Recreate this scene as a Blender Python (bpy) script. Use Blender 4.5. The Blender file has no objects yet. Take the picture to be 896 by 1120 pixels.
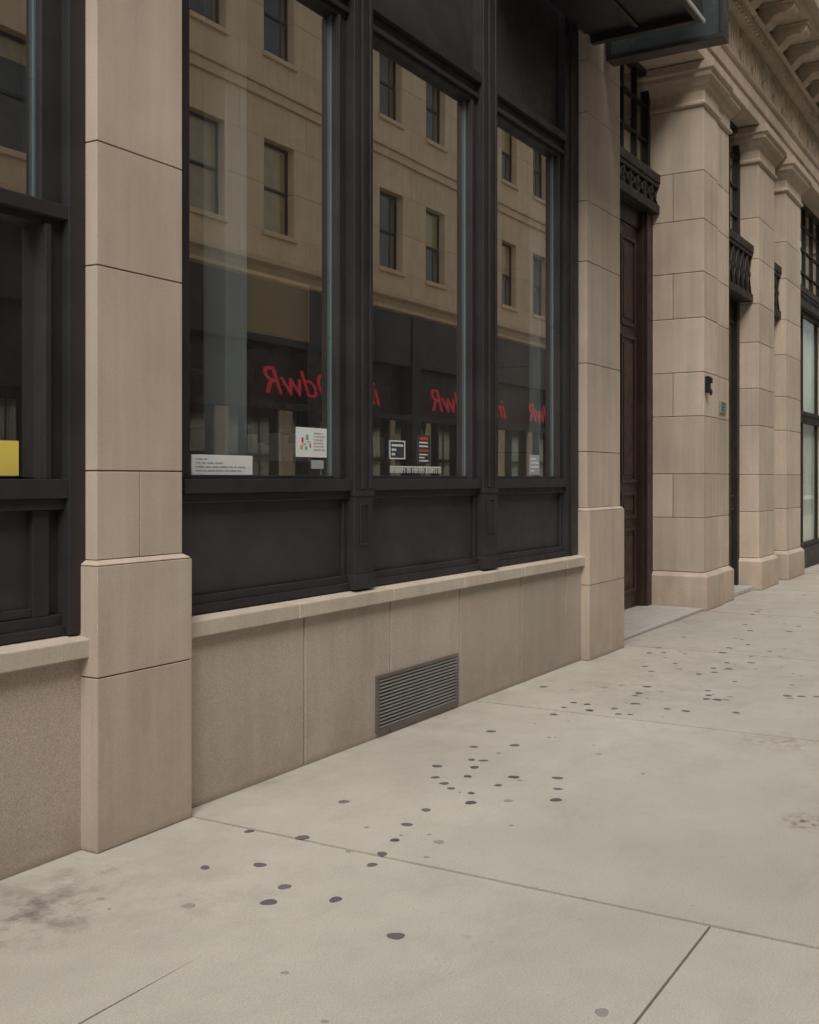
import bpy, bmesh, math, random
from mathutils import Vector
R = random.Random(7)
scene = bpy.context.scene
COL = scene.collection

# ------------------------------------------------------------------ helpers
def empty(name):
    o = bpy.data.objects.new(name, None); COL.objects.link(o); return o

class B:
    """collects boxes / quads into one mesh"""
    def __init__(s): s.v=[]; s.f=[]
    def box(s,x0,x1,y0,y1,z0,z1):
        n=len(s.v)
        s.v+=[(x0,y0,z0),(x1,y0,z0),(x1,y1,z0),(x0,y1,z0),(x0,y0,z1),(x1,y0,z1),(x1,y1,z1),(x0,y1,z1)]
        s.f+=[(n,n+3,n+2,n+1),(n+4,n+5,n+6,n+7),(n,n+1,n+5,n+4),(n+1,n+2,n+6,n+5),(n+2,n+3,n+7,n+6),(n+3,n,n+4,n+7)]
    def poly(s,pts):
        n=len(s.v); s.v+=[tuple(p) for p in pts]; s.f.append(tuple(range(n,n+len(pts))))
    def prism(s,pts,z0,z1):
        n=len(s.v); m=len(pts)
        s.v+=[(x,y,z0) for x,y in pts]+[(x,y,z1) for x,y in pts]
        for k in range(m):
            l=(k+1)%m; s.f.append((n+k,n+l,n+m+l,n+m+k))
        s.f.append(tuple(range(n+m-1,n-1,-1))); s.f.append(tuple(range(n+m,n+2*m)))
    def ring(s,x0,x1,y0,y1,prof):
        """rectangular plan, profile of (offset,z) lofted upward, capped"""
        n=len(s.v)
        for o,z in prof:
            s.v+=[(x0-o,y0-o,z),(x1+o,y0-o,z),(x1+o,y1,z),(x0-o,y1,z)]
        for i in range(len(prof)-1):
            a=n+4*i; b=a+4
            for k in range(4):
                l=(k+1)%4
                s.f.append((a+k,a+l,b+l,b+k))
        s.f.append((n+3,n+2,n+1,n)); e=n+4*(len(prof)-1); s.f.append((e,e+1,e+2,e+3))
    def extr(s,x0,x1,prof):
        """closed profile of (y,z) extruded along x"""
        n=len(s.v); m=len(prof)
        s.v+=[(x0,y,z) for y,z in prof]+[(x1,y,z) for y,z in prof]
        for k in range(m):
            l=(k+1)%m
            s.f.append((n+k,n+l,n+m+l,n+m+k))
        s.f.append(tuple(range(n+m-1,n-1,-1))); s.f.append(tuple(range(n+m,n+2*m)))
    def bar(s,p,q,w,d):
        px,pz=p; qx,qz=q; L=math.hypot(qx-px,qz-pz); nx,nz=-(qz-pz)/L*w/2,(qx-px)/L*w/2
        c=[(px+nx,pz+nz),(px-nx,pz-nz),(qx-nx,qz-nz),(qx+nx,qz+nz)]
        n=len(s.v)
        s.v+=[(x,d[0],z) for x,z in c]+[(x,d[1],z) for x,z in c]
        s.f+=[(n,n+1,n+2,n+3),(n+7,n+6,n+5,n+4)]
        for k in range(4):
            l=(k+1)%4; s.f.append((n+l,n+k,n+4+k,n+4+l))
    def done(s,name,mat,parent=None,bevel=0,seg=2,smooth=False):
        me=bpy.data.meshes.new(name); me.from_pydata(s.v,[],s.f)
        bm=bmesh.new(); bm.from_mesh(me); bmesh.ops.recalc_face_normals(bm,faces=bm.faces); bm.to_mesh(me); bm.free()
        me.materials.append(mat)
        o=bpy.data.objects.new(name,me); COL.objects.link(o)
        if parent: o.parent=parent
        if bevel:
            m=o.modifiers.new("bevel","BEVEL"); m.width=bevel; m.segments=seg; m.limit_method='ANGLE'; m.angle_limit=0.5
        return o

# ------------------------------------------------------------------ materials
def newmat(name):
    m=bpy.data.materials.new(name); m.use_nodes=True; nt=m.node_tree
    p=nt.nodes["Principled BSDF"]; return m,nt,p
def N(nt,t,**k):
    n=nt.nodes.new(t)
    for a,b in k.items():
        if a in n.inputs.keys(): n.inputs[a].default_value=b
        else: setattr(n,a,b)
    return n
def coords(nt,scale=(1,1,1)):
    tc=N(nt,"ShaderNodeTexCoord"); mp=N(nt,"ShaderNodeMapping"); mp.inputs["Scale"].default_value=scale
    nt.links.new(tc.outputs["Object"],mp.inputs["Vector"]); return mp.outputs["Vector"]
def noise(nt,vec,scale,detail=4,rough=.6):
    n=N(nt,"ShaderNodeTexNoise",Scale=scale,Detail=detail,Roughness=rough); nt.links.new(vec,n.inputs["Vector"]); return n.outputs["Fac"]
def mrange(nt,v,a,b,c,d):
    m=N(nt,"ShaderNodeMapRange"); m.inputs[1].default_value=a; m.inputs[2].default_value=b; m.inputs[3].default_value=c; m.inputs[4].default_value=d
    nt.links.new(v,m.inputs[0]); return m.outputs[0]
def math_(nt,op,a,b):
    m=N(nt,"ShaderNodeMath",operation=op)
    for i,x in enumerate((a,b)):
        if isinstance(x,(int,float)): m.inputs[i].default_value=x
        else: nt.links.new(x,m.inputs[i])
    return m.outputs[0]
def mulcol(nt,col,fac):
    m=N(nt,"ShaderNodeVectorMath",operation='SCALE')
    if isinstance(col,tuple): m.inputs[0].default_value=col[:3]
    else: nt.links.new(col,m.inputs[0])
    nt.links.new(fac,m.inputs["Scale"]); return m.outputs[0]
def mixc(nt,fac,a,b):
    m=N(nt,"ShaderNodeMix",data_type='RGBA')
    if isinstance(fac,(int,float)): m.inputs[0].default_value=fac
    else: nt.links.new(fac,m.inputs[0])
    for i,x in ((6,a),(7,b)):
        if isinstance(x,tuple): m.inputs[i].default_value=(*x[:3],1)
        else: nt.links.new(x,m.inputs[i])
    return m.outputs[2]
def bump(nt,p,h,strength,dist):
    b=N(nt,"ShaderNodeBump",Strength=strength,Distance=dist); nt.links.new(h,b.inputs["Height"]); nt.links.new(b.outputs[0],p.inputs["Normal"])

def stone(name,col,speck=.12,speckscale=180,streak=.12,island=.10,dark=(.16,.13,.105),rough=.85,grime=.35,hue=.0):
    m,nt,p=newmat(name); v=coords(nt)
    big=mrange(nt,noise(nt,v,1.3,5),.3,.7,1-streak*.6,1+streak*.6)
    st=mrange(nt,noise(nt,coords(nt,(9,9,.5)),1,4),.3,.7,1-streak*.5,1+streak*.5)
    sp=mrange(nt,noise(nt,v,speckscale,2,.7),.3,.7,1-speck,1+speck)
    g=N(nt,"ShaderNodeNewGeometry"); isl=mrange(nt,g.outputs["Random Per Island"],0,1,1-island,1+island)
    f=math_(nt,'MULTIPLY',math_(nt,'MULTIPLY',big,st),math_(nt,'MULTIPLY',sp,isl))
    col2=(col[0]*1.0,col[1]*(1-hue),col[2]*(1-2*hue))
    c0=mixc(nt,mrange(nt,noise(nt,v,.9,4),.35,.65,0,1),col,col2)
    c=mulcol(nt,c0,f)
    sx=N(nt,"ShaderNodeSeparateXYZ"); nt.links.new(v,sx.inputs[0])
    low=mrange(nt,sx.outputs[2],0.0,.5,1,0)
    low=math_(nt,'MULTIPLY',low,mrange(nt,noise(nt,v,3.5,6),.35,.65,.2,1))
    edge=mrange(nt,sx.outputs[2],0.0,.05,1.6,0)
    low=math_(nt,'MAXIMUM',low,edge)
    sc=mrange(nt,noise(nt,coords(nt,(3,3,.8)),1.1,6,.65),.55,.78,0,.7)
    dirt=math_(nt,'MULTIPLY',math_(nt,'MAXIMUM',low,sc),grime)
    c=mixc(nt,dirt,c,dark)
    nt.links.new(c,p.inputs["Base Color"]); p.inputs["Roughness"].default_value=rough
    h=math_(nt,'ADD',math_(nt,'MULTIPLY',noise(nt,v,speckscale,2),.6),noise(nt,v,22,4))
    bump(nt,p,h,.25,.004)
    return m
M_lime=stone("limestone",(.485,.405,.33),speck=.07,speckscale=140,streak=.20,island=.05,hue=.03)
M_lime2=stone("limestone_warm",(.54,.45,.36),speck=.10,speckscale=90,streak=.20,island=.12,hue=.04)
M_gran=stone("granite",(.43,.365,.315),speck=.30,speckscale=230,streak=.10,island=.06,rough=.6,grime=.42,hue=.02)
M_cap=stone("sill_stone",(.52,.445,.365),speck=.08,speckscale=120,streak=.18,island=.05)
M_mort=stone("mortar",(.075,.063,.052),island=0)
M_opp=stone("opposite_stone",(.70,.54,.35),speck=.03,speckscale=30,streak=.14,island=.05,grime=.15)
M_marble=stone("threshold_marble",(.5,.48,.44),speck=.05,streak=.2,island=0,rough=.5,grime=.15)

def paint(name,col,rough=.45,var=.15,metal=0,bmp=.1,spec=.5):
    m,nt,p=newmat(name); v=coords(nt)
    f=mrange(nt,noise(nt,v,2.5,6),.3,.7,1-var,1+var)
    nt.links.new(mulcol(nt,col,f),p.inputs["Base Color"])
    r=mrange(nt,noise(nt,v,9,5),.3,.7,rough-.1,rough+.12); nt.links.new(r,p.inputs["Roughness"])
    p.inputs["Metallic"].default_value=metal; p.inputs["Specular IOR Level"].default_value=spec
    if bmp: bump(nt,p,noise(nt,v,35,3),bmp,.002)
    return m
M_frame=paint("dark_painted_metal",(.031,.028,.031),.5,.3,spec=.35)
M_frame2=paint("dark_painted_panel",(.038,.035,.038),.5,.35,spec=.45)
M_black=paint("black_metal",(.016,.014,.014),.45)
M_bronze=paint("dark_bronze",(.030,.025,.022),.5,.4,.3)
M_wood=paint("dark_wood",(.030,.016,.012),.42,.35)
M_bead=paint("glass_edge",(.11,.145,.155),.35,.1,0,0)
M_int=paint("interior_dark",(.055,.050,.046),.8,.2,0,0)
M_intcol=paint("interior_grey_blue",(.58,.66,.68),.7,.1,0,0)
M_tan=paint("tan_flat",(.62,.43,.20),.7,.1,0,0)
M_shelf=paint("interior_shelving",(.30,.22,.17),.7,.4,0,0)
M_grille=paint("grille_metal",(.30,.285,.265),.5,.2,.1)
M_gframe=paint("grille_frame",(.15,.13,.115),.5,.3,.2)
M_signface=paint("sign_panel",(.055,.07,.07),.2,.1,0,0)
M_trim=paint("light_trim",(.45,.45,.43),.4,.1,0,0)
M_white=paint("paper_white",(.74,.76,.74),.8,.04,0,0)
M_yellow=paint("paper_yellow",(.78,.62,.12),.8,.04,0,0)
M_ink=paint("ink_dark",(.04,.04,.05),.7,.1,0,0)
M_inkg=paint("ink_grey",(.35,.38,.40),.7,.1,0,0)
M_inkr=paint("ink_red",(.5,.06,.05),.6,.1,0,0)
M_inkt=paint("ink_teal",(.16,.42,.40),.6,.1,0,0)
M_inkb=paint("ink_orange",(.65,.36,.16),.6,.1,0,0)
M_blind=paint("window_blind",(.50,.38,.16),.7,.2,0,0)
M_plaq=paint("plaque",(.30,.33,.30),.4,.1,.3,0)
M_oppdark=paint("shopfront_dark",(.020,.019,.020),.5,.3,0,0)
M_brighten=paint("pale_brightener",(.76,.77,.70),.9,.12,0,0)  # pale colour to make the far shop windows look bright

def glass(name,lo,hi,tint=(.80,.84,.83),wave=.0,gcol=(.95,.95,.93),haze=0):
    m=bpy.data.materials.new(name); m.use_nodes=True; nt=m.node_tree; nt.nodes.clear()
    out=N(nt,"ShaderNodeOutputMaterial"); mx=N(nt,"ShaderNodeMixShader")
    tr=N(nt,"ShaderNodeBsdfTransparent",Color=(*tint,1)); gl=N(nt,"ShaderNodeBsdfGlossy",Color=(*gcol,1),Roughness=0.0)
    lw=N(nt,"ShaderNodeLayerWeight",Blend=.5); f=mrange(nt,lw.outputs["Facing"],0,1,lo,hi)
    nt.links.new(f,mx.inputs[0]); nt.links.new(tr.outputs[0],mx.inputs[1]); nt.links.new(gl.outputs[0],mx.inputs[2])
    if wave:
        b=N(nt,"ShaderNodeBump",Strength=1,Distance=wave); nt.links.new(noise(nt,coords(nt),1.3,0),b.inputs["Height"]); nt.links.new(b.outputs[0],gl.inputs["Normal"])
    res=mx.outputs[0]
    if haze:  # haze painted into the glass as a thin dusty diffuse layer
        d=N(nt,"ShaderNodeBsdfDiffuse",Color=(.62,.58,.52,1)); m2=N(nt,"ShaderNodeMixShader")
        k=mrange(nt,noise(nt,coords(nt,(1.5,1.5,.8)),2.0,6,.65),.3,.75,haze*.5,haze*1.7)
        nt.links.new(k,m2.inputs[0]); nt.links.new(res,m2.inputs[1]); nt.links.new(d.outputs[0],m2.inputs[2]); res=m2.outputs[0]
    nt.links.new(res,out.inputs[0]); return m
M_glass=glass("window_glass",.30,.82,tint=(.92,.94,.93),wave=.0004,gcol=(1,.97,.93),haze=.028)
M_glass_dark=glass("window_glass_far",.2,.7,tint=(.5,.5,.5),wave=.0005,haze=.02)
M_glass_shop=glass("window_glass_shop",.08,.35,tint=(.88,.93,.91),wave=.0005,haze=.02)
M_pane=glass("window_pane_dull",.03,.18,tint=(.85,.85,.8),haze=.02)

m,nt,p=newmat("red_sign"); p.inputs["Base Color"].default_value=(.5,.02,.03,1); p.inputs["Emission Color"].default_value=(.8,.03,.07,1); p.inputs["Emission Strength"].default_value=.2; M_red=m

def concrete():
    m,nt,p=newmat("sidewalk_concrete"); v=coords(nt)
    f=math_(nt,'MULTIPLY',mrange(nt,noise(nt,v,.55,6,.6),.3,.7,.88,1.09),mrange(nt,noise(nt,v,4,6,.7),.3,.7,.93,1.07))
    f=math_(nt,'MULTIPLY',f,mrange(nt,noise(nt,v,150,2,.7),.3,.7,.85,1.15))
    g=N(nt,"ShaderNodeNewGeometry"); f=math_(nt,'MULTIPLY',f,mrange(nt,g.outputs["Random Per Island"],0,1,.96,1.04))
    c=mulcol(nt,(.515,.490,.425),f)
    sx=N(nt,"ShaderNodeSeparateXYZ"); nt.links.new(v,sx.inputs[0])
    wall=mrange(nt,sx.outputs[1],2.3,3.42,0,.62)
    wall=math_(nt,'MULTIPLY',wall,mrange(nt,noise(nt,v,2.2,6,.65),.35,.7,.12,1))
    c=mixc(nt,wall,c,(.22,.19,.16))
    # worn, slightly dirtier walking band with scattered scuffs
    sc=math_(nt,'MULTIPLY',mrange(nt,noise(nt,coords(nt,(1,2.2,1)),1.6,8,.72),.52,.72,0,.34),mrange(nt,noise(nt,v,30,3),.35,.65,.4,1))
    c=mixc(nt,sc,c,(.27,.24,.205))
    def stain(cx,cy,r,s,amt,col):
        d=N(nt,"ShaderNodeVectorMath",operation='DISTANCE'); nt.links.new(v,d.inputs[0]); d.inputs[1].default_value=(cx,cy,0)
        k=mrange(nt,d.outputs["Value"],r*.2,r,1,0)
        return math_(nt,'MULTIPLY',math_(nt,'MULTIPLY',k,mrange(nt,noise(nt,v,s,5,.7),.45,.62,0,1)),amt),col
    for a in [(2.55,3.05,.38,5,.75,(.11,.09,.085)),(2.9,3.15,.3,7,.4,(.16,.13,.11)),(4.97,.93,.16,20,.9,(.15,.085,.07)),(4.93,.72,.12,26,.8,(.15,.085,.07)),(6.4,1.35,.3,14,.5,(.2,.13,.10)),(2.95,2.65,.5,6,.25,(.2,.18,.16)),(7.5,2.6,.9,5,.25,(.2,.18,.16)),(4.2,1.4,1.2,2,.15,(.25,.23,.2)),(9,2.2,2.5,3,.25,(.25,.22,.19))]:
        k,col=stain(*a); c=mixc(nt,k,c,col)
    spots=mrange(nt,noise(nt,v,16,3,.5),.68,.75,0,.3); c=mixc(nt,spots,c,(.26,.235,.20))
    nt.links.new(c,p.inputs["Base Color"]); p.inputs["Roughness"].default_value=.88
    bump(nt,p,math_(nt,'ADD',noise(nt,v,180,2),noise(nt,v,12,5)),.25,.004)
    return m
M_conc=concrete()
M_jbed=stone("joint_bed",(.055,.045,.036),island=0)
M_asph=stone("asphalt",(.055,.054,.055),speck=.3,speckscale=90,island=0,dark=(.03,.03,.03))
M_kerb=stone("kerb_stone",(.36,.34,.31),island=.1)
m,nt,p=newmat("gum"); g=N(nt,"ShaderNodeNewGeometry"); r=N(nt,"ShaderNodeValToRGB")
r.color_ramp.elements[0].color=(.085,.085,.09,1); r.color_ramp.elements[1].color=(.17,.165,.16,1)
nt.links.new(g.outputs["Random Per Island"],r.inputs[0]); nt.links.new(r.outputs[0],p.inputs["Base Color"]); p.inputs["Roughness"].default_value=.7; M_gum=m
m,nt,p=newmat("gum_faint"); p.inputs["Base Color"].default_value=(.31,.295,.265,1); p.inputs["Roughness"].default_value=.9; M_gumf=m

# ------------------------------------------------------------------ ground
b=B(); b.box(-300,300,-300,300,-.5,-.135); b.done("ground",M_asph)
b=B(); b.poly([(-60,-8.0,-.131),(120,-8.0,-.131),(120,-1.35,-.131),(-60,-1.35,-.131)]); b.done("road",M_asph)
sw=empty("sidewalk")
b=B(); b.box(-60,120,-1.2,3.9,-.13,-.010); b.done("joint_bed",M_jbed,sw)
b=B(); g=.0045; gx=.0085
def slab(x0,x1,y0,y1):
    n=14
    a=[(x0+(x1-x0)*i/n,y0+g+R.uniform(-.001,.001)) for i in range(1,n)]
    m=max(2,int((y1-y0)*6))
    rgt=[(x1-gx+R.uniform(-.0022,.0022),y0+(y1-y0)*i/m) for i in range(1,m)]
    lft=[(x0+gx+R.uniform(-.0022,.0022),y1-(y1-y0)*i/m) for i in range(1,m)]
    b.prism([(x0+gx,y0+g)]+a+[(x1-gx,y0+g)]+rgt+[(x1-gx,y1-g),(x0+gx,y1-g)]+lft,-.02,0)
m_=15
rgt=[(3.65-gx+R.uniform(-.0022,.0022),1.0+2.45*i/m_) for i in range(1,m_)]
b.prism([(.78+gx,1.0+g),(3.65-gx,1.0+g)]+rgt+[(3.65-gx,3.45-g),(.78+gx,3.45-g),(.78+gx,2.314),(1.6,2.313),(2.2,2.316),(2.62,2.3105),(2.2,2.308),(1.6,2.306),(.78+gx,2.306)],-.02,0)
slab(.78,3.65,-1.2,1.0)
slab(3.65,6.52,-.2,3.45); slab(3.65,6.52,-1.2,-.2)
x=6.52
while x<80:
    slab(x,x+2.87,.0,3.9 if x>6.6 else 3.45); slab(x,x+2.87,-1.2,.0); x+=2.87
x=.78
while x>-40:
    slab(x-2.87,x,1.0,3.45); slab(x-2.87,x,-1.2,1.0); x-=2.87
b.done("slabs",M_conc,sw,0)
kb=B(); x=-40
while x<80: kb.box(x+.004,x+1.8,-1.35,-1.204,-.3,.001); x+=1.804
kb.done("kerb",M_kerb,None,.012,3)
os_=B(); os_.box(-60,120,-11.5,-8.15,-.3,0.0); os_.done("sidewalk",M_conc)
kb=B(); x=-40
while x<80: kb.box(x+.004,x+1.8,-8.146,-8.0,-.3,.001); x+=1.804
kb.done("kerb",M_kerb,None,.012,3)

spots=[(3.196,2.822,.8),(3.327,2.66,.9),(3.05,2.397,1),(3.195,2.439,.9),(3.191,2.209,1),(3.673,2.709,1),(4.175,2.844,.9),(3.038,1.863,1),(3.55,2.286,.85),(3.675,2.318,.9),(3.841,2.36,.8),(4.04,2.422,.85),(4.262,2.454,.85),(4.678,2.59,.95),(4.464,2.331,1),(5.147,2.683,.8),(4.941,2.779,.9),(5.164,2.62,.9),(4.785,2.348,.8),(4.957,2.346,1),(4.60,2.40,.7),(5.054,2.15,1),(4.876,2.074,.8),(4.705,2.01,1),(5.782,2.885,1),(5.02,2.60,.9),(4.85,2.55,.8),(4.75,2.68,.8),(3.62,2.95,.7),(5.55,2.62,1),(5.4,2.8,.9),(4.62,2.52,.8),(6.633,2.599,1),(6.767,2.481,1),(6.4,2.75,.9)]
def disc(bb,x,y,r,z):
    n=14; ph=R.random()*6; pts=[]; e=R.uniform(.78,1.1); an=R.random()*3
    for k in range(n):
        t=2*math.pi*k/n; rr=r*(1+.09*math.sin(2*t+ph)+.07*math.sin(3*t+2*ph)+R.uniform(-.04,.04))
        u=rr*math.cos(t); w=rr*e*math.sin(t)
        pts.append((x+u*math.cos(an)-w*math.sin(an),y+u*math.sin(an)+w*math.cos(an)))
    b0=len(bb.v)
    bb.v+=[(px,py,z) for px,py in pts]+[(x+(px-x)*.8,y+(py-y)*.8,z+.0018) for px,py in pts]
    for k in range(n):
        l=(k+1)%n; bb.f.append((b0+k,b0+l,b0+n+l,b0+n+k))
    bb.f.append(tuple(b0+n+k for k in range(n)))
gb=B(); gf=B()
for x,y,s in spots: disc(gb,x,y,.028*s,.0008)
for i in range(85):
    x=6.6+abs(R.gauss(0,1))*3.2; y=R.gauss(2.3,.5)
    if y<3.2: disc(gb if R.random()<.7 else gf,x,y,R.uniform(.018,.034),.0008)
for i in range(40):
    x=R.uniform(2,9); y=R.gauss(2.3,.6)
    if 0<y<3.2: disc(gf,x,y,R.uniform(.006,.016),.0008)
for x,y in [(3.914,2.193),(4.579,2.195),(2.88,2.62),(3.6,.35),(2.9,1.1)]: disc(gf,x,y,.024,.0008)
gs=empty("gum_spots")
gb.done("dark_spots",M_gum,gs); gf.done("faint_spots",M_gumf,gs)

# ------------------------------------------------------------------ near building
nb=empty("storefront_building")
lime=B(); mort=B()
G=.0028
def courses(x0,x1,y0,y1,cuts,bb=None,split={}):
    bb=bb or lime
    mort.box(x0+.008,x1-.008,y0+.008,y1-.01,cuts[0],cuts[-1])
    for i in range(len(cuts)-1):
        a,c=cuts[i]+G,cuts[i+1]-G
        if i in split:
            xs=x0+(x1-x0)*split[i]; bb.box(x0,xs-G,y0,y1,a,c); bb.box(xs+G,x1,y0,y1,a,c)
        else: bb.box(x0,x1,y0,y1,a,c)
courses(3.09,3.64,3.29,3.70,[0,.70,1.148])
lime.ring(3.115,3.61,3.318,3.69,[(.025,1.1485),(.024,1.153),(0,1.168)])
courses(3.115,3.61,3.32,3.69,[1.168,1.53,2.36,2.86,3.69,4.19,5.02,5.6],split={0:.48})
courses(8.42,9.25,3.30,4.16,[0,.62,1.23])
lime.ring(8.445,9.225,3.328,4.15,[(.025,1.2305),(.024,1.236),(0,1.255)])
courses(8.445,9.225,3.33,4.15,[1.255,1.72,2.45,3.29,3.79,4.52,4.95,5.6])
courses(-2.1,-1.5,3.32,3.70,[0,.7,1.16,1.53,2.36,2.86,3.69,4.19,5.02,5.6])
courses(-8,-2.1,3.36,3.70,[0,.7,1.16,1.53,2.36,2.86,3.69,4.19,5.02,5.6])
z=5.603
k=0
while z<9:
    xx=-8+(.6 if k%2 else 0)
    while xx<9.2:
        lime.box(max(xx,-8)+G,min(xx+1.2,9.25)-G,3.36,3.8,z+G,z+.6-G); xx+=1.2
    z+=.6; k+=1
mort.box(-7.9,9.2,3.368,3.79,5.603,z)
lime.done("limestone_blocks",M_lime,nb,.004,2)
gr=B(); G2=.0068
js=[3.60,4.591,5.441,6.306,7.255,8.097,8.44]
for a,c in zip(js,js[1:]): gr.box(a+G2,c-G2,3.375,3.50,0,.777)
gr.box(.2+G2,3.11,3.385,3.5,0,.775); gr.box(-1.5,.2-G2,3.385,3.5,0,.775)
gr.done("granite_plinth",M_gran,nb,.002,1)
mort.box(-1.5,8.42,3.395,3.62,0,.86)
mort.done("mortar_joints",M_mort,nb)
cp=B()
for a,c in zip([3.60,4.50,5.42,6.31,7.25,8.05],[4.50,5.42,6.31,7.25,8.05,8.44]):
    cp.extr(a+G,c-G,[(3.338,.78),(3.52,.78),(3.52,.872),(3.425,.872),(3.338,.855)])
for a,c in ((-1.5,1.0),(1.0,3.113)):
    cp.extr(a+G,c-G,[(3.338,.78),(3.52,.78),(3.52,.872),(3.425,.872),(3.338,.855)])
cp.done("stone_sill",M_cap,nb,.006,3)

fr=B(); pn=B(); bd=B(); gl=B()
def mould(x0,x1,z0,z1,y,w=.02,d=.018,bb=None):
    bb=bb or fr
    bb.box(x0,x1,y-d,y,z0,z0+w); bb.box(x0,x1,y-d,y,z1-w,z1)
    bb.box(x0,x0+w,y-d,y,z0+w,z1-w); bb.box(x1-w,x1,y-d,y,z0+w,z1-w)
posts=[(5.06,5.25),(6.65,6.86)]
for a,c in posts:
    fr.box(a,c,3.372,3.55,.874,5.6)
    fr.box(a-.008,c+.008,3.362,3.54,.876,.96)
    fr.box(a-.006,c+.006,3.365,3.54,1.40,1.43)
    mould(a+.05,c-.05,1.12,1.36,3.372,.012,.006)
    fr.box(a+.06,a+.09,3.358,3.372,1.44,5.6); fr.box(c-.045,c-.02,3.362,3.372,1.44,5.6)
fr.box(8.15,8.43,3.40,3.55,.874,5.6); fr.box(8.25,8.28,3.388,3.40,.874,5.6)
fr.box(3.60,3.70,3.40,3.55,.874,5.6)
bays=[(3.70,5.06),(5.25,6.65),(6.86,8.15)]
for a,c in bays:
    fr.box(a,c,3.415,3.55,.875,.955)
    fr.box(a,c,3.40,3.415,.875,.915)
    fr.box(a,c,3.385,3.55,1.43,1.497)
    fr.box(a,c,3.41,3.54,1.385,1.43)
    pn.box(a+.002,c-.002,3.448,3.54,.955,1.385)
    fr.box(a,a+.03,3.425,3.447,.955,1.385); fr.box(c-.035,c,3.425,3.447,.955,1.385)
    s0=a+.08; s1=c-.09
    fr.box(a,s0,3.43,3.54,1.497,4.07); fr.box(s1,c,3.43,3.54,1.497,4.07)
    fr.box(s1,s1+.02,3.415,3.43,1.497,4.07)
    fr.box(a,c,3.425,3.54,4.07,4.20)
    fr.box(a,c,3.405,3.425,4.10,4.13)
    fr.box(a,c,3.385,3.54,4.20,4.245)
    fr.box(a,c,3.40,3.54,4.245,4.275)
    fr.box(s0,s1,3.45,3.50,1.497,1.515)
    bd.box(s1-.010,s1,3.462,3.474,1.515,4.07)
    gl.poly([(s0,3.475,1.505),(s1,3.475,1.505),(s1,3.475,4.075),(s0,3.475,4.075)])
    pn.box(a+.002,c-.002,3.46,3.54,4.275,5.6)
for a,c in ((-1.5,.86),(.98,3.03)):
    s1=c-.10; s0=a+.1
    fr.box(a,c,3.425,3.55,.875,.955); fr.box(a,c,3.405,3.425,.875,.91)
    fr.box(a,c,3.39,3.55,1.42,1.497); fr.box(a,c,3.41,3.54,1.375,1.42)
    pn.box(a,c,3.46,3.54,.955,1.375)
    fr.box(c-.14,c-.06,3.43,3.46,.955,1.375); fr.box(a+.06,a+.14,3.43,3.46,.955,1.375)
    fr.box(a+.14,c-.14,3.437,3.46,.957,.99)
    fr.box(s1,c,3.43,3.54,1.497,5.6); fr.box(a,s0,3.43,3.54,1.497,5.6)
    fr.box(s0,s1,3.43,3.54,2.50,2.60); fr.box(a,c,3.39,3.43,2.53,2.585)
    fr.box(s1,s1+.03,3.405,3.43,1.497,2.50)
    fr.box(s0,s1,3.43,3.54,4.3,5.6)
    bd.box(s1-.010,s1,3.462,3.474,2.6,4.3)
    gl.poly([(s0,3.475,1.505),(s1,3.475,1.505),(s1,3.475,4.31),(s0,3.475,4.31)])
fr.box(3.03,3.12,3.385,3.55,.874,5.6)
fr.box(.86,.98,3.385,3.55,.874,5.6)
fr.done("window_frames",M_frame,nb,.004,2); pn.done("frame_panels",M_frame2,nb,.003,2)
bd.done("glass_beads",M_bead,nb); gl.done("window_glass",M_glass,nb)
it=B()
it.box(-8,9.2,8.0,8.1,0,5.5); it.box(-8,9.2,3.56,8.0,.2,.35); it.box(-8,9.2,3.56,8.0,5.0,5.1)
it.box(-8.1,-8,3.7,8.1,0,5.5); it.box(9.1,9.2,4.17,8,.35,5)
it.done("interior_shell",M_int,nb)
sh=B()
sh.box(5.6,6.5,4.6,5.0,.35,1.62); sh.box(7.0,8.2,5.0,5.4,.35,1.66); sh.box(2.2,2.5,4.6,4.9,.35,2.4)
for zz in (.9,1.4,1.9,2.3):
    sh.box(5.2,6.9,5.6,5.9,zz,zz+.03); sh.box(7.2,9.0,5.9,6.2,zz,zz+.03)
    for i in range(16):
        xx=R.uniform(5.25,6.8); sh.box(xx,xx+R.uniform(.05,.14),5.62,5.75,zz+.03,zz+R.uniform(.15,.35))
        xx=R.uniform(7.25,8.9); sh.box(xx,xx+R.uniform(.05,.14),5.92,6.05,zz+.03,zz+R.uniform(.15,.35))
for xx in (5.17,6.9,7.17,9.0): sh.box(xx,xx+.03,5.6,6.2,.35,2.4)
sh.done("interior_shelving",M_shelf,nb)
st_=B()
for i in range(9):
    xx=5.65+i*.09; st_.box(xx,xx+R.uniform(.03,.06),4.65,4.72,1.622,1.62+R.uniform(.08,.22))
    xx=7.05+i*.12; st_.box(xx,xx+R.uniform(.03,.07),5.05,5.12,1.662,1.66+R.uniform(.08,.2))
st_.done("counter_goods",M_white,nb)
ic=B(); ic.box(4.40,4.575,3.74,3.90,.35,4.98); ic.box(8.10,8.30,3.60,3.70,.35,4.98); ic.done("interior_column",M_intcol,nb,.01)
ib=B(); ib.box(4.60,5.40,3.93,3.95,2.33,2.68); ib.done("tan_panel",M_tan,nb)  # flat tan rectangle behind the first window pane

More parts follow.
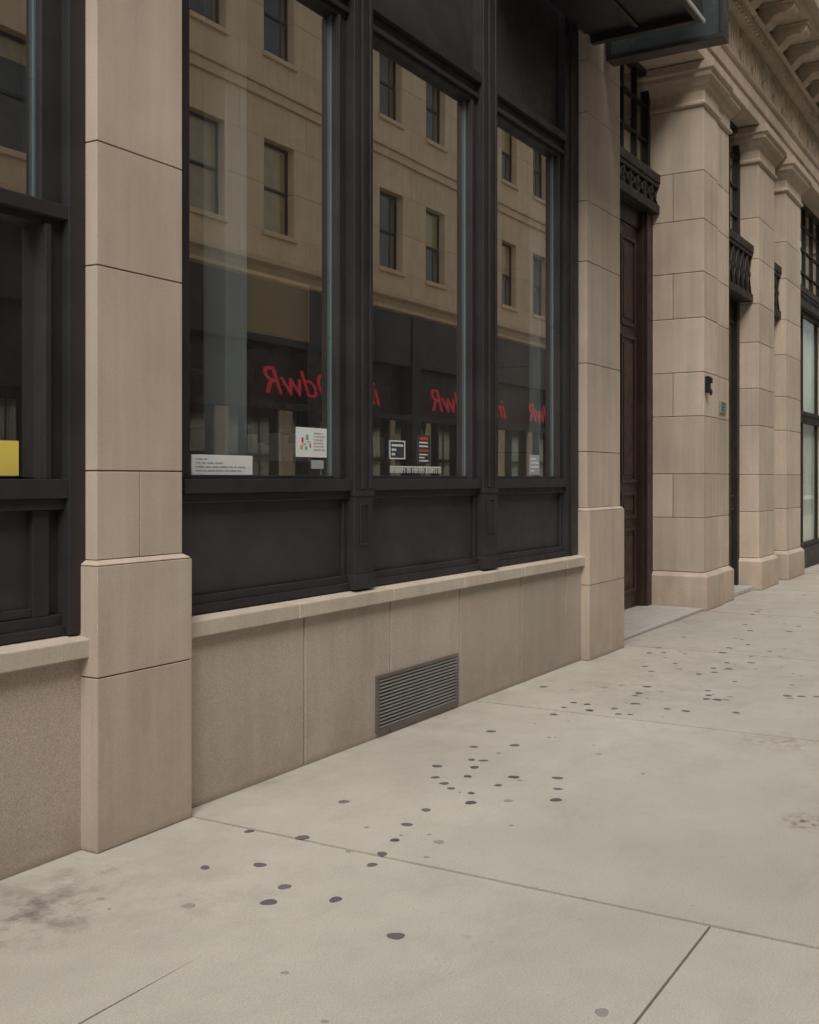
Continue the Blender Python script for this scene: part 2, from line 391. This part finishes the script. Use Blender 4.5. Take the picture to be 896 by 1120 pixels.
vg=empty("ventilation_grille")
v=B(); x0,x1,z0,z1=5.275,6.262,.03,.36
mould(x0,x1,z0,z1,3.373,.022,.014,v); v.done("grille_frame",M_gframe,vg,.002)
v=B()
z=z0+.026
while z<z1-.034:
    v.box(x0+.022,x1-.022,3.362,3.369,z,z+.0085)
    z+=.0205
v.done("louvres",M_grille,vg,0)
v=B(); v.box(x0+.01,x1-.01,3.3722,3.3742,z0+.01,z1-.01)
k=x0+.15
while k<x1-.05: v.box(k,k+.004,3.3695,3.372,z0+.022,z1-.022); k+=.16
v.done("dark_backing",M_black,vg)

cn=empty("canopy")
c=B(); c.box(6.9,8.50,2.46,3.355,5.16,5.5); c.box(6.88,8.57,2.41,2.46,5.10,5.6); c.box(8.50,8.57,2.46,3.325,5.10,5.6); c.box(6.88,6.93,2.46,3.36,5.10,5.6)
c.box(6.95,8.48,2.9,2.94,5.13,5.16)
c.done("canopy_body",M_black,cn,.006)
c=B(); c.box(6.9,8.59,2.395,2.41,5.10,5.13); c.done("canopy_trim",M_trim,cn,.002)
hs=empty("hanging_sign")
c=B(); c.box(8.80,8.97,2.31,3.30,5.05,5.09); c.box(8.80,8.97,2.31,2.345,5.09,6.6); c.box(8.80,8.97,3.265,3.30,5.09,6.6); c.box(8.80,8.97,2.31,3.30,6.6,6.64)
c.box(8.86,8.92,3.3,3.34,5.4,5.5)
c.done("sign_frame",M_black,hs,.004)
c=B(); c.box(8.815,8.955,2.346,3.264,5.091,6.599); c.done("sign_panels",M_signface,hs)

# papers stuck on the glass
Y=3.4715
def sheet(nm,mat,x0,x1,z0,z1,marks=(),tilt=0):
    e=empty(nm); q=B(); q.box(x0,x1,Y,Y+.002,z0,z1); o1=q.done("sheet",mat,e)
    by={}
    for mm,a0,a1,c0,c1 in marks: by.setdefault(mm.name,(mm,B()))[1].box(x0+(x1-x0)*a0,x0+(x1-x0)*a1,Y-.0015,Y-.0002,z0+(z1-z0)*c0,z0+(z1-z0)*c1)
    for k,(mm,bb) in by.items(): bb.done("print_"+k,mm,e)
def textlines(mat,n,z0=.1,z1=.9,x0=.08,x1=.92,h=.35):
    out=[]; dz=(z1-z0)/n
    for i in range(n):
        zc=z0+dz*(i+.5); x=x0
        while x<x1-.04:
            w=R.uniform(.04,.13); out.append((mat,x,min(x+w,x1),zc-dz*h/2,zc+dz*h/2)); x+=w+.025
            if R.random()<.08: break
    return out
sheet("window_notice",M_white,3.84,4.285,1.517,1.612,textlines(M_inkg,4,.12,.88,.06,.92,.28))
mk=[(M_inkr,.16,.22,.5,.66),(M_inkt,.3,.38,.58,.76),(M_inkb,.12,.2,.27,.40),(M_inkt,.27,.34,.24,.36),(M_inkr,.42,.46,.32,.46),(M_inkg,.20,.32,.42,.46),(M_inkg,.34,.46,.50,.53)]+textlines(M_inkg,6,.2,.88,.56,.93,.35)
sheet("window_poster",M_white,4.652,4.93,1.614,1.773,mk)
sheet("window_sticker",M_inkg,4.79,4.90,1.552,1.598)
sheet("window_sign",M_ink,5.587,5.769,1.617,1.73,[(M_white,0,1,0,.06),(M_white,0,1,.94,1),(M_white,0,.05,.06,.94),(M_white,.95,1,.06,.94)]+textlines(M_white,3,.14,.86,.14,.86,.5))
sheet("window_sign",M_ink,5.92,6.08,1.59,1.775,[(M_inkr,.2,.8,.82,.93),(M_inkr,.15,.85,.42,.50)]+textlines(M_white,2,.55,.8,.15,.85,.4)+textlines(M_white,3,.06,.38,.15,.85,.4))
lb=B(); x=5.60
while x<6.2:
    w=R.uniform(.014,.026)
    lb.box(x,x+.006,Y,Y+.001,1.532,1.575); lb.box(x+.007,x+w,Y,Y+.001,1.567,1.575)
    if R.random()<.6: lb.box(x+.007,x+w,Y,Y+.001,1.551,1.558)
    if R.random()<.6: lb.box(x+w-.005,x+w,Y,Y+.001,1.532,1.566)
    x+=w+.008
lb.done("window_lettering",M_white)
sheet("window_notice",M_inkg,7.62,7.80,1.525,1.68,textlines(M_white,4))
sheet("window_notice",M_yellow,2.62,2.856,1.51,1.645)

# ------------------------------------------------------------------ far, columned building
fb=empty("columned_stone_building")
lm=B(); mort=B()
def pierB(x0,x1,y0=3.45,y1=4.3):
    lm.ring(x0-.05,x1+.05,y0-.05,y1,[(0,0),(0,.38),(-.02,.40),(-.045,.425)])
    zs=[.428]; i=0
    hts=[.62,.50,.66,.50,.62,.52,.60,.55,.70]
    while zs[-1]<5.7 and i<9: zs.append(zs[-1]+hts[i]); i+=1
    zs=[z for z in zs if z<5.5]+[5.72]
    mort.box(x0+.008,x1-.008,y0+.008,y1-.01,.1,5.72)
    for i in range(len(zs)-1):
        a,c=zs[i]+G,zs[i+1]-G
        if i%2==0:
            lm.box(x0,x1,y0,y1,a,c)
        else:
            ys=y0+(y1-y0)*.42
            lm.box(x0,x1,y0,ys-G,a,c); lm.box(x0,x1,ys+G,y1,a,c)
    lm.ring(x0,x1,y0,y1,[(.0,5.722),(.035,5.74),(.035,5.77),(.01,5.79),(.01,5.90),(.03,5.93),(.05,5.95),(.08,6.0),(.115,6.03),(.12,6.08),(.15,6.10),(.15,6.19),(.10,6.20)])
pierB(12.30,12.90,3.45); pierB(12.955,13.50,3.475)
pierB(14.93,15.87); pierB(16.65,17.70)
pl=[17.7]
xx=21.6
while xx<70:
    pierB(xx,xx+1.0); pl.append(xx+1.0); xx+=4.6
EX0,EX1=9.26,75
prof=[(3.40,6.203),(3.40,6.36),(3.375,6.37),(3.375,6.55),(3.34,6.57),(3.33,6.61),(3.40,6.63),(3.40,7.12),(3.34,7.16),(3.30,7.2),(3.30,7.24),(3.20,7.26),(4.4,7.26),(4.4,6.203)]
x=EX0
while x<EX1:
    w=2.3; lm.extr(x+G,x+w-G,prof); x+=w
bx=EX0+.3
orn=B()
while bx<40:
    orn.extr(bx,bx+.24,[(3.30,7.27),(3.30,7.50),(2.86,7.50),(2.84,7.46),(2.86,7.41),(2.93,7.385),(3.02,7.40),(3.10,7.37),(3.16,7.30),(3.22,7.26),(3.27,7.25)])
    orn.box(bx-.02,bx+.26,2.82,3.30,7.502,7.54)
    orn.ring(bx+.42,bx+.60,3.0,3.18,[(0,7.50),(.04,7.53),(.05,7.54)])
    bx+=.78
x=EX0+.05; i=0
while x<40:
    orn.box(x,x+.05,3.372,3.398,6.68,7.08); orn.box(x+.07,x+.085,3.383,3.398,6.72,7.04)
    if i%4==0:
        orn.ring(x+.10,x+.20,3.385,3.3985,[(0,6.78),(.02,6.82),(.02,6.94),(0,6.98)])
        x+=.12
    x+=.12; i+=1
x=EX0+.03
while x<40:
    orn.box(x,x+.07,3.255,3.299,7.13,7.235); x+=.12
orn.done("cornice_brackets",M_lime2,fb,.008,2)
lm.extr(EX0,EX1,[(3.4,7.543),(2.80,7.543),(2.78,7.60),(2.70,7.66),(2.68,7.75),(3.4,7.80),(4.4,7.80),(4.4,7.543)])
lm.box(EX0,EX1,3.32,3.9,7.268,7.54)
z=7.81; k=0
while z<10:
    x=EX0-(.7 if k%2 else 0)
    while x<EX1: lm.box(max(x,EX0)+G,x+1.4-G,3.5,4.2,z+G,z+.55-G); x+=1.4
    z+=.55; k+=1
lm.done("limestone_blocks",M_lime2,fb,.006,2)
mort.box(EX0,EX1,3.51,4.1,7.8,z)
mort.box(9.252,9.26,3.4,4.4,0,9)
mort.done("mortar_joints",M_mort,fb)

dr=empty("entrance_door"); w=B(); DY=4.14
w.box(12.10,12.298,DY-.10,DY+.05,.04,4.55); w.box(12.06,12.10,DY-.06,DY+.05,.04,4.55); w.box(9.27,9.45,DY-.10,DY+.05,.04,4.55)
w.box(9.45,12.06,DY-.02,DY+.05,4.35,4.55)
for a,c in ((9.45,10.75),(10.76,12.06)):
    w.box(a,c,DY,DY+.05,.045,4.35)
    for p0,p1 in ((.22,.95),(1.05,1.35),(1.45,3.1),(3.2,4.2)):
        for q0,q1 in ((a+.12,(a+c)/2-.06),((a+c)/2+.06,c-.12)):
            mould(q0,q1,p0,p1,DY,.04,.022,w); w.box(q0+.09,q1-.09,DY-.014,DY,p0+.09,p1-.09)
w.done("door_leaves",M_wood,dr,.005,2)
q=B(); q.ring(10.66,10.70,DY-.07,DY,[(0,1.15),(0,1.5)]); q.done("door_handle",M_bronze,dr,.006)
def ornament(x0,x1,y0,y1,z0,z1,par):
    o=B(); o.box(x0,x1,y0+.02,y1,z0+.1,z1-.1); o.box(x0,x1,y0-.03,y1,z1-.1,z1); o.box(x0,x1,y0-.015,y1,z1-.15,z1-.103); o.box(x0,x1,y0-.02,y1,z0,z0+.1)
    n=max(2,int((x1-x0)/.22)); s=(x1-x0)/n
    for i in range(n):
        a=x0+i*s
        o.bar((a,z0+.11),(a+s,z1-.16),.025,(y0,y0+.0195)); o.bar((a,z1-.16),(a+s,z0+.11),.025,(y0+.002,y0+.0193))
        o.box(a-.012,a+.012,y0-.008,y0+.019,z0+.1,z1-.15)
        o.box(a+s*.5-.03,a+s*.5+.03,y0-.012,y0+.018,(z0+z1)/2-.055,(z0+z1)/2+.005)
    o.done("ornamental_panel",M_bronze,par,.004)
def gridwin(x0,x1,y,z0,z1,nx,nz,par,mat=None):
    o=B(); o.box(x0,x0+.07,y-.05,y+.03,z0,z1); o.box(x1-.07,x1,y-.05,y+.03,z0,z1); o.box(x0+.07,x1-.07,y-.05,y+.03,z0,z0+.07); o.box(x0+.07,x1-.07,y-.05,y+.03,z1-.07,z1)
    for i in range(1,nx):
        a=x0+(x1-x0)*i/nx; o.box(a-.018,a+.018,y-.035,y+.02,z0+.07,z1-.07)
    for i in range(1,nz):
        a=z0+(z1-z0)*i/nz; o.box(x0+.07,x1-.07,y-.028,y+.018,a-.015,a+.015)
    o.done("window_grid",M_bronze,par,.003)
    g_=B(); g_.poly([(x0+.02,y,z0+.02),(x1-.02,y,z0+.02),(x1-.02,y,z1-.02),(x0+.02,y,z1-.02)]); g_.done("grid_glass",mat or M_glass_dark,par)
ornament(9.27,12.298,3.98,4.25,4.553,5.0,fb)
gridwin(9.27,12.298,4.12,5.003,6.20,7,3,fb)
t=B(); t.box(9.255,12.245,3.44,4.3,0.002,.035); t.done("stone_threshold",M_marble,fb,.008)
t=B(); t.box(13.56,14.87,3.50,4.2,.002,.06); t.done("stone_threshold",M_marble,fb,.008)
for a,c in ((13.50,14.93),(15.87,16.65)):
    ornament(a+.002,c-.002,3.54,3.80,3.87,4.62,fb)
    gridwin(a+.002,c-.002,3.74,4.622,6.20,3,4,fb)
    o=B(); o.box(a+.002,a+.12,3.70,3.8,.06,3.868); o.box(c-.12,c-.002,3.70,3.8,.06,3.868); o.box(a+.12,c-.12,3.75,3.79,.06,3.868)
    mould(a+.16,c-.16,.25,1.1,3.75,.03,.02,o); mould(a+.16,c-.16,1.25,3.6,3.75,.03,.02,o)
    o.done("side_door",M_bronze,fb,.004)
warm=paint("shop_interior",(.45,.42,.34),.8,.3,0,0)
xs=[(17.70,21.6)]+[(pl[i],pl[i]+3.6) for i in range(1,len(pl))]
cu_=B()  # added pale folds behind the glass, only to brighten the far shop windows
for a,c in xs:
    ornament(a+.002,c-.002,3.58,3.85,4.30,4.62,fb)
    gridwin(a+.002,c-.002,3.78,4.622,6.20,6,4,fb)
    gridwin(a+.002,c-.002,3.70,2.55,4.298,3,1,fb,M_glass_shop)
    gridwin(a+.002,c-.002,3.70,.35,2.50,3,1,fb,M_glass_shop)
    o=B(); o.box(a,c,3.6,3.9,0.002,.348); o.box(a,c,3.66,3.8,2.501,2.549); o.done("shop_sill",M_bronze,fb,.004)
    o=B(); o.box(a,c,5.2,5.3,.1,4.2); o.done("shop_backwall",warm,fb)
    n=26
    for i in range(n):
        u=a+.08+(c-a-.16)*i/n; s=(c-a-.16)/n
        cu_.poly([(u,3.76,.36),(u+s*.5,3.79,.36),(u+s*.5,3.79,4.28),(u,3.76,4.28)]); cu_.poly([(u+s*.5,3.79,.36),(u+s,3.76,.36),(u+s,3.76,4.28),(u+s*.5,3.79,4.28)])
cu_.done("shop_brightener_folds",M_brighten,fb)
o=B(); o.box(9.2,75,5.6,5.7,0,7.5); o.box(9.2,75,4.2,5.6,6.25,6.3); o.box(9.2,75,4.3,5.6,-.01,.03); o.box(12.4,17.6,4.31,4.4,0,6.2); o.box(9.27,12.4,4.32,4.4,4.5,6.24); o.done("interior_shell",M_int,fb)

wl=empty("wall_intercom"); o=B(); o.box(12.34,12.42,3.40,3.448,2.47,2.66); o.box(12.35,12.41,3.375,3.40,2.58,2.645); o.ring(12.36,12.40,3.39,3.40,[(0,2.44),(.012,2.46),(.012,2.5),(0,2.52)]); o.done("intercom_body",M_black,wl,.01,3)
wp=empty("wall_plaque"); o=B(); o.box(13.05,13.31,3.455,3.473,2.28,2.42); o.done("plaque_plate",M_plaq,wp,.004)
o=B()
for i in range(3): o.box(13.09,13.27-.03*i,3.4535,3.4548,2.385-.035*i,2.395-.035*i)
o.done("plaque_lines",M_ink,wp)

# ------------------------------------------------------------------ building across the street
ob=empty("apartment_building"); OY=-10.06
s=B(); fl=B(); gw=B(); bl=B(); sf=B()
X0,X1=-20,75
per=2.7; first=18.75-per*14
floors=[(7.70,10.0),(12.15,14.4),(16.6,18.8)]
zb=[6.45]+[z for f_ in floors for z in f_]+[21.0]
for i in range(0,len(zb),2):
    x=X0
    while x<X1: s.box(x+.004,x+2.7-.004,OY-.45,OY,zb[i]+.004,zb[i+1]-.004); x+=2.7
for z0,z1 in floors:
    x=first
    while x<X1:
        s.box(x+1.25+.0,x+per,OY-.45,OY-.002,z0-.004,(z0+z1)/2-.003); s.box(x+1.25,x+per,OY-.45,OY-.002,(z0+z1)/2+.003,z1+.004)
        y=OY-.22
        fl.box(x,x+.06,y-.06,y,z0,z1); fl.box(x+1.19,x+1.25,y-.06,y,z0,z1); fl.box(x+.06,x+1.19,y-.06,y,z1-.06,z1); fl.box(x+.06,x+1.19,y-.06,y,z0,z0+.07); fl.box(x+.06,x+1.19,y-.05,y+.02,(z0+z1)/2-.03,(z0+z1)/2+.03)
        gw.poly([(x+.05,y-.03,z0+.05),(x+1.2,y-.03,z0+.05),(x+1.2,y-.03,z1-.05),(x+.05,y-.03,z1-.05)])
        cov=1.0 if (16<x<23 and z0<8) else R.choice([.0,.0,.2,.45,0,.5])
        if cov: bl.box(x+.05,x+1.2,y-.07,y-.05,z1-(z1-z0)*cov,z1)
        s.box(x-.06,x+1.31,OY+.002,OY+.08,z0-.13,z0-.006)
        x+=per
s.extr(X0,X1,[(OY+.003,6.46),(OY+.10,6.50),(OY+.10,6.60),(OY+.2,6.72),(OY+.34,6.80),(OY+.36,6.95),(OY+.05,7.02),(OY+.003,7.02)])
s.box(X0,X1,OY+.003,OY+.08,10.95,11.2); s.box(X0,X1,OY+.003,OY+.14,11.203,11.3)
s.box(X0,X1,OY+.003,OY+.08,15.2,15.45)
s.done("stone_walls",M_opp,ob,.01,1)
fl.done("sash_frames",M_oppdark,ob); bl.done("window_blinds",M_blind,ob)
gw.done("window_panes",M_pane,ob)
x=X0
while x<X1:
    sf.box(x,x+.55,OY-.4,OY+.06,0,6.44)
    sf.box(x+.55,x+5.4,OY-.3,OY,0,.5)
    sf.box(x+.55,x+5.4,OY-.3,OY+.02,4.9,6.44); sf.box(x+.55,x+5.4,OY-.3,OY+.05,3.25,3.42)
    for j in range(1,4): sf.box(x+.55+j*1.21,x+.63+j*1.21,OY-.25,OY-.02,.5,3.25)
    x+=5.4
sf.box(X0,X1,OY-.34,OY-.31,3.4,6.4)
sf.done("shopfront_frames",M_oppdark,ob,.006)
o=B(); o.poly([(X0,OY-.15,.5),(X1,OY-.15,.5),(X1,OY-.15,3.26),(X0,OY-.15,3.26)]); o.done("shopfront_glass",M_glass_dark,ob)
o=B(); o.box(X0,X1,OY-6,OY-5.9,0,21); o.box(X0,X1,OY-6,OY-.5,20.9,21); o.box(X0,X1,OY-6,OY-.46,6.5,6.6); o.box(X0,X1,OY-6,OY-.46,11,11.1); o.box(X0,X1,OY-6,OY-.46,15.3,15.4); o.done("interior_shell",M_int,ob)
for cx,wd in ((24.1,5.4),(32.5,5.4),(39.5,4.6)):
    cu=bpy.data.curves.new("red_script_lettering","FONT"); cu.body="iniidDdwR"; cu.size=1.0; cu.shear=.4; cu.extrude=.02; cu.offset=-.006; cu.align_x='CENTER'
    o=bpy.data.objects.new("red_script_lettering",cu); COL.objects.link(o); o.rotation_euler=(math.radians(90),0,math.radians(180)); o.location=(cx,OY+.09,3.62); o.data.materials.append(M_red); o.parent=ob
    bpy.context.view_layer.update(); o.scale=(wd/max(o.dimensions.x,.1),1,1)

# ------------------------------------------------------------------ light
w=bpy.data.worlds.new("World"); scene.world=w; w.use_nodes=True; nt=w.node_tree
bg=nt.nodes["Background"]; sky=nt.nodes.new("ShaderNodeTexSky"); sky.sky_type='NISHITA'; sky.sun_disc=False
el=math.radians(50); az=math.radians(232)   # sun azimuth, clockwise from +Y
sky.sun_elevation=el; sky.sun_rotation=az; sky.dust_density=4; sky.air_density=1.0; sky.ozone_density=.6
hs_=nt.nodes.new("ShaderNodeHueSaturation"); hs_.inputs["Saturation"].default_value=.35
nt.links.new(sky.outputs[0],hs_.inputs["Color"]); nt.links.new(hs_.outputs[0],bg.inputs[0]); bg.inputs[1].default_value=.15
sd=Vector((math.sin(az)*math.cos(el),math.cos(az)*math.cos(el),math.sin(el)))
L=bpy.data.lights.new("sun","SUN"); L.energy=2.45; L.angle=math.radians(40); L.color=(1,.95,.88)
lo=bpy.data.objects.new("sun",L); COL.objects.link(lo); lo.rotation_euler=sd.to_track_quat('Z','Y').to_euler()

# ------------------------------------------------------------------ camera
cam=bpy.data.cameras.new("camera"); co=bpy.data.objects.new("camera",cam); COL.objects.link(co)
co.location=(0,0,1.5); co.rotation_euler=(math.radians(90),0,math.radians(30.8-90))
cam.sensor_fit='VERTICAL'; cam.sensor_height=36; cam.lens=38.25; cam.shift_y=-.033; cam.clip_end=1000
scene.camera=co
scene.view_settings.view_transform='Standard'; scene.view_settings.look='None'; scene.view_settings.exposure=0
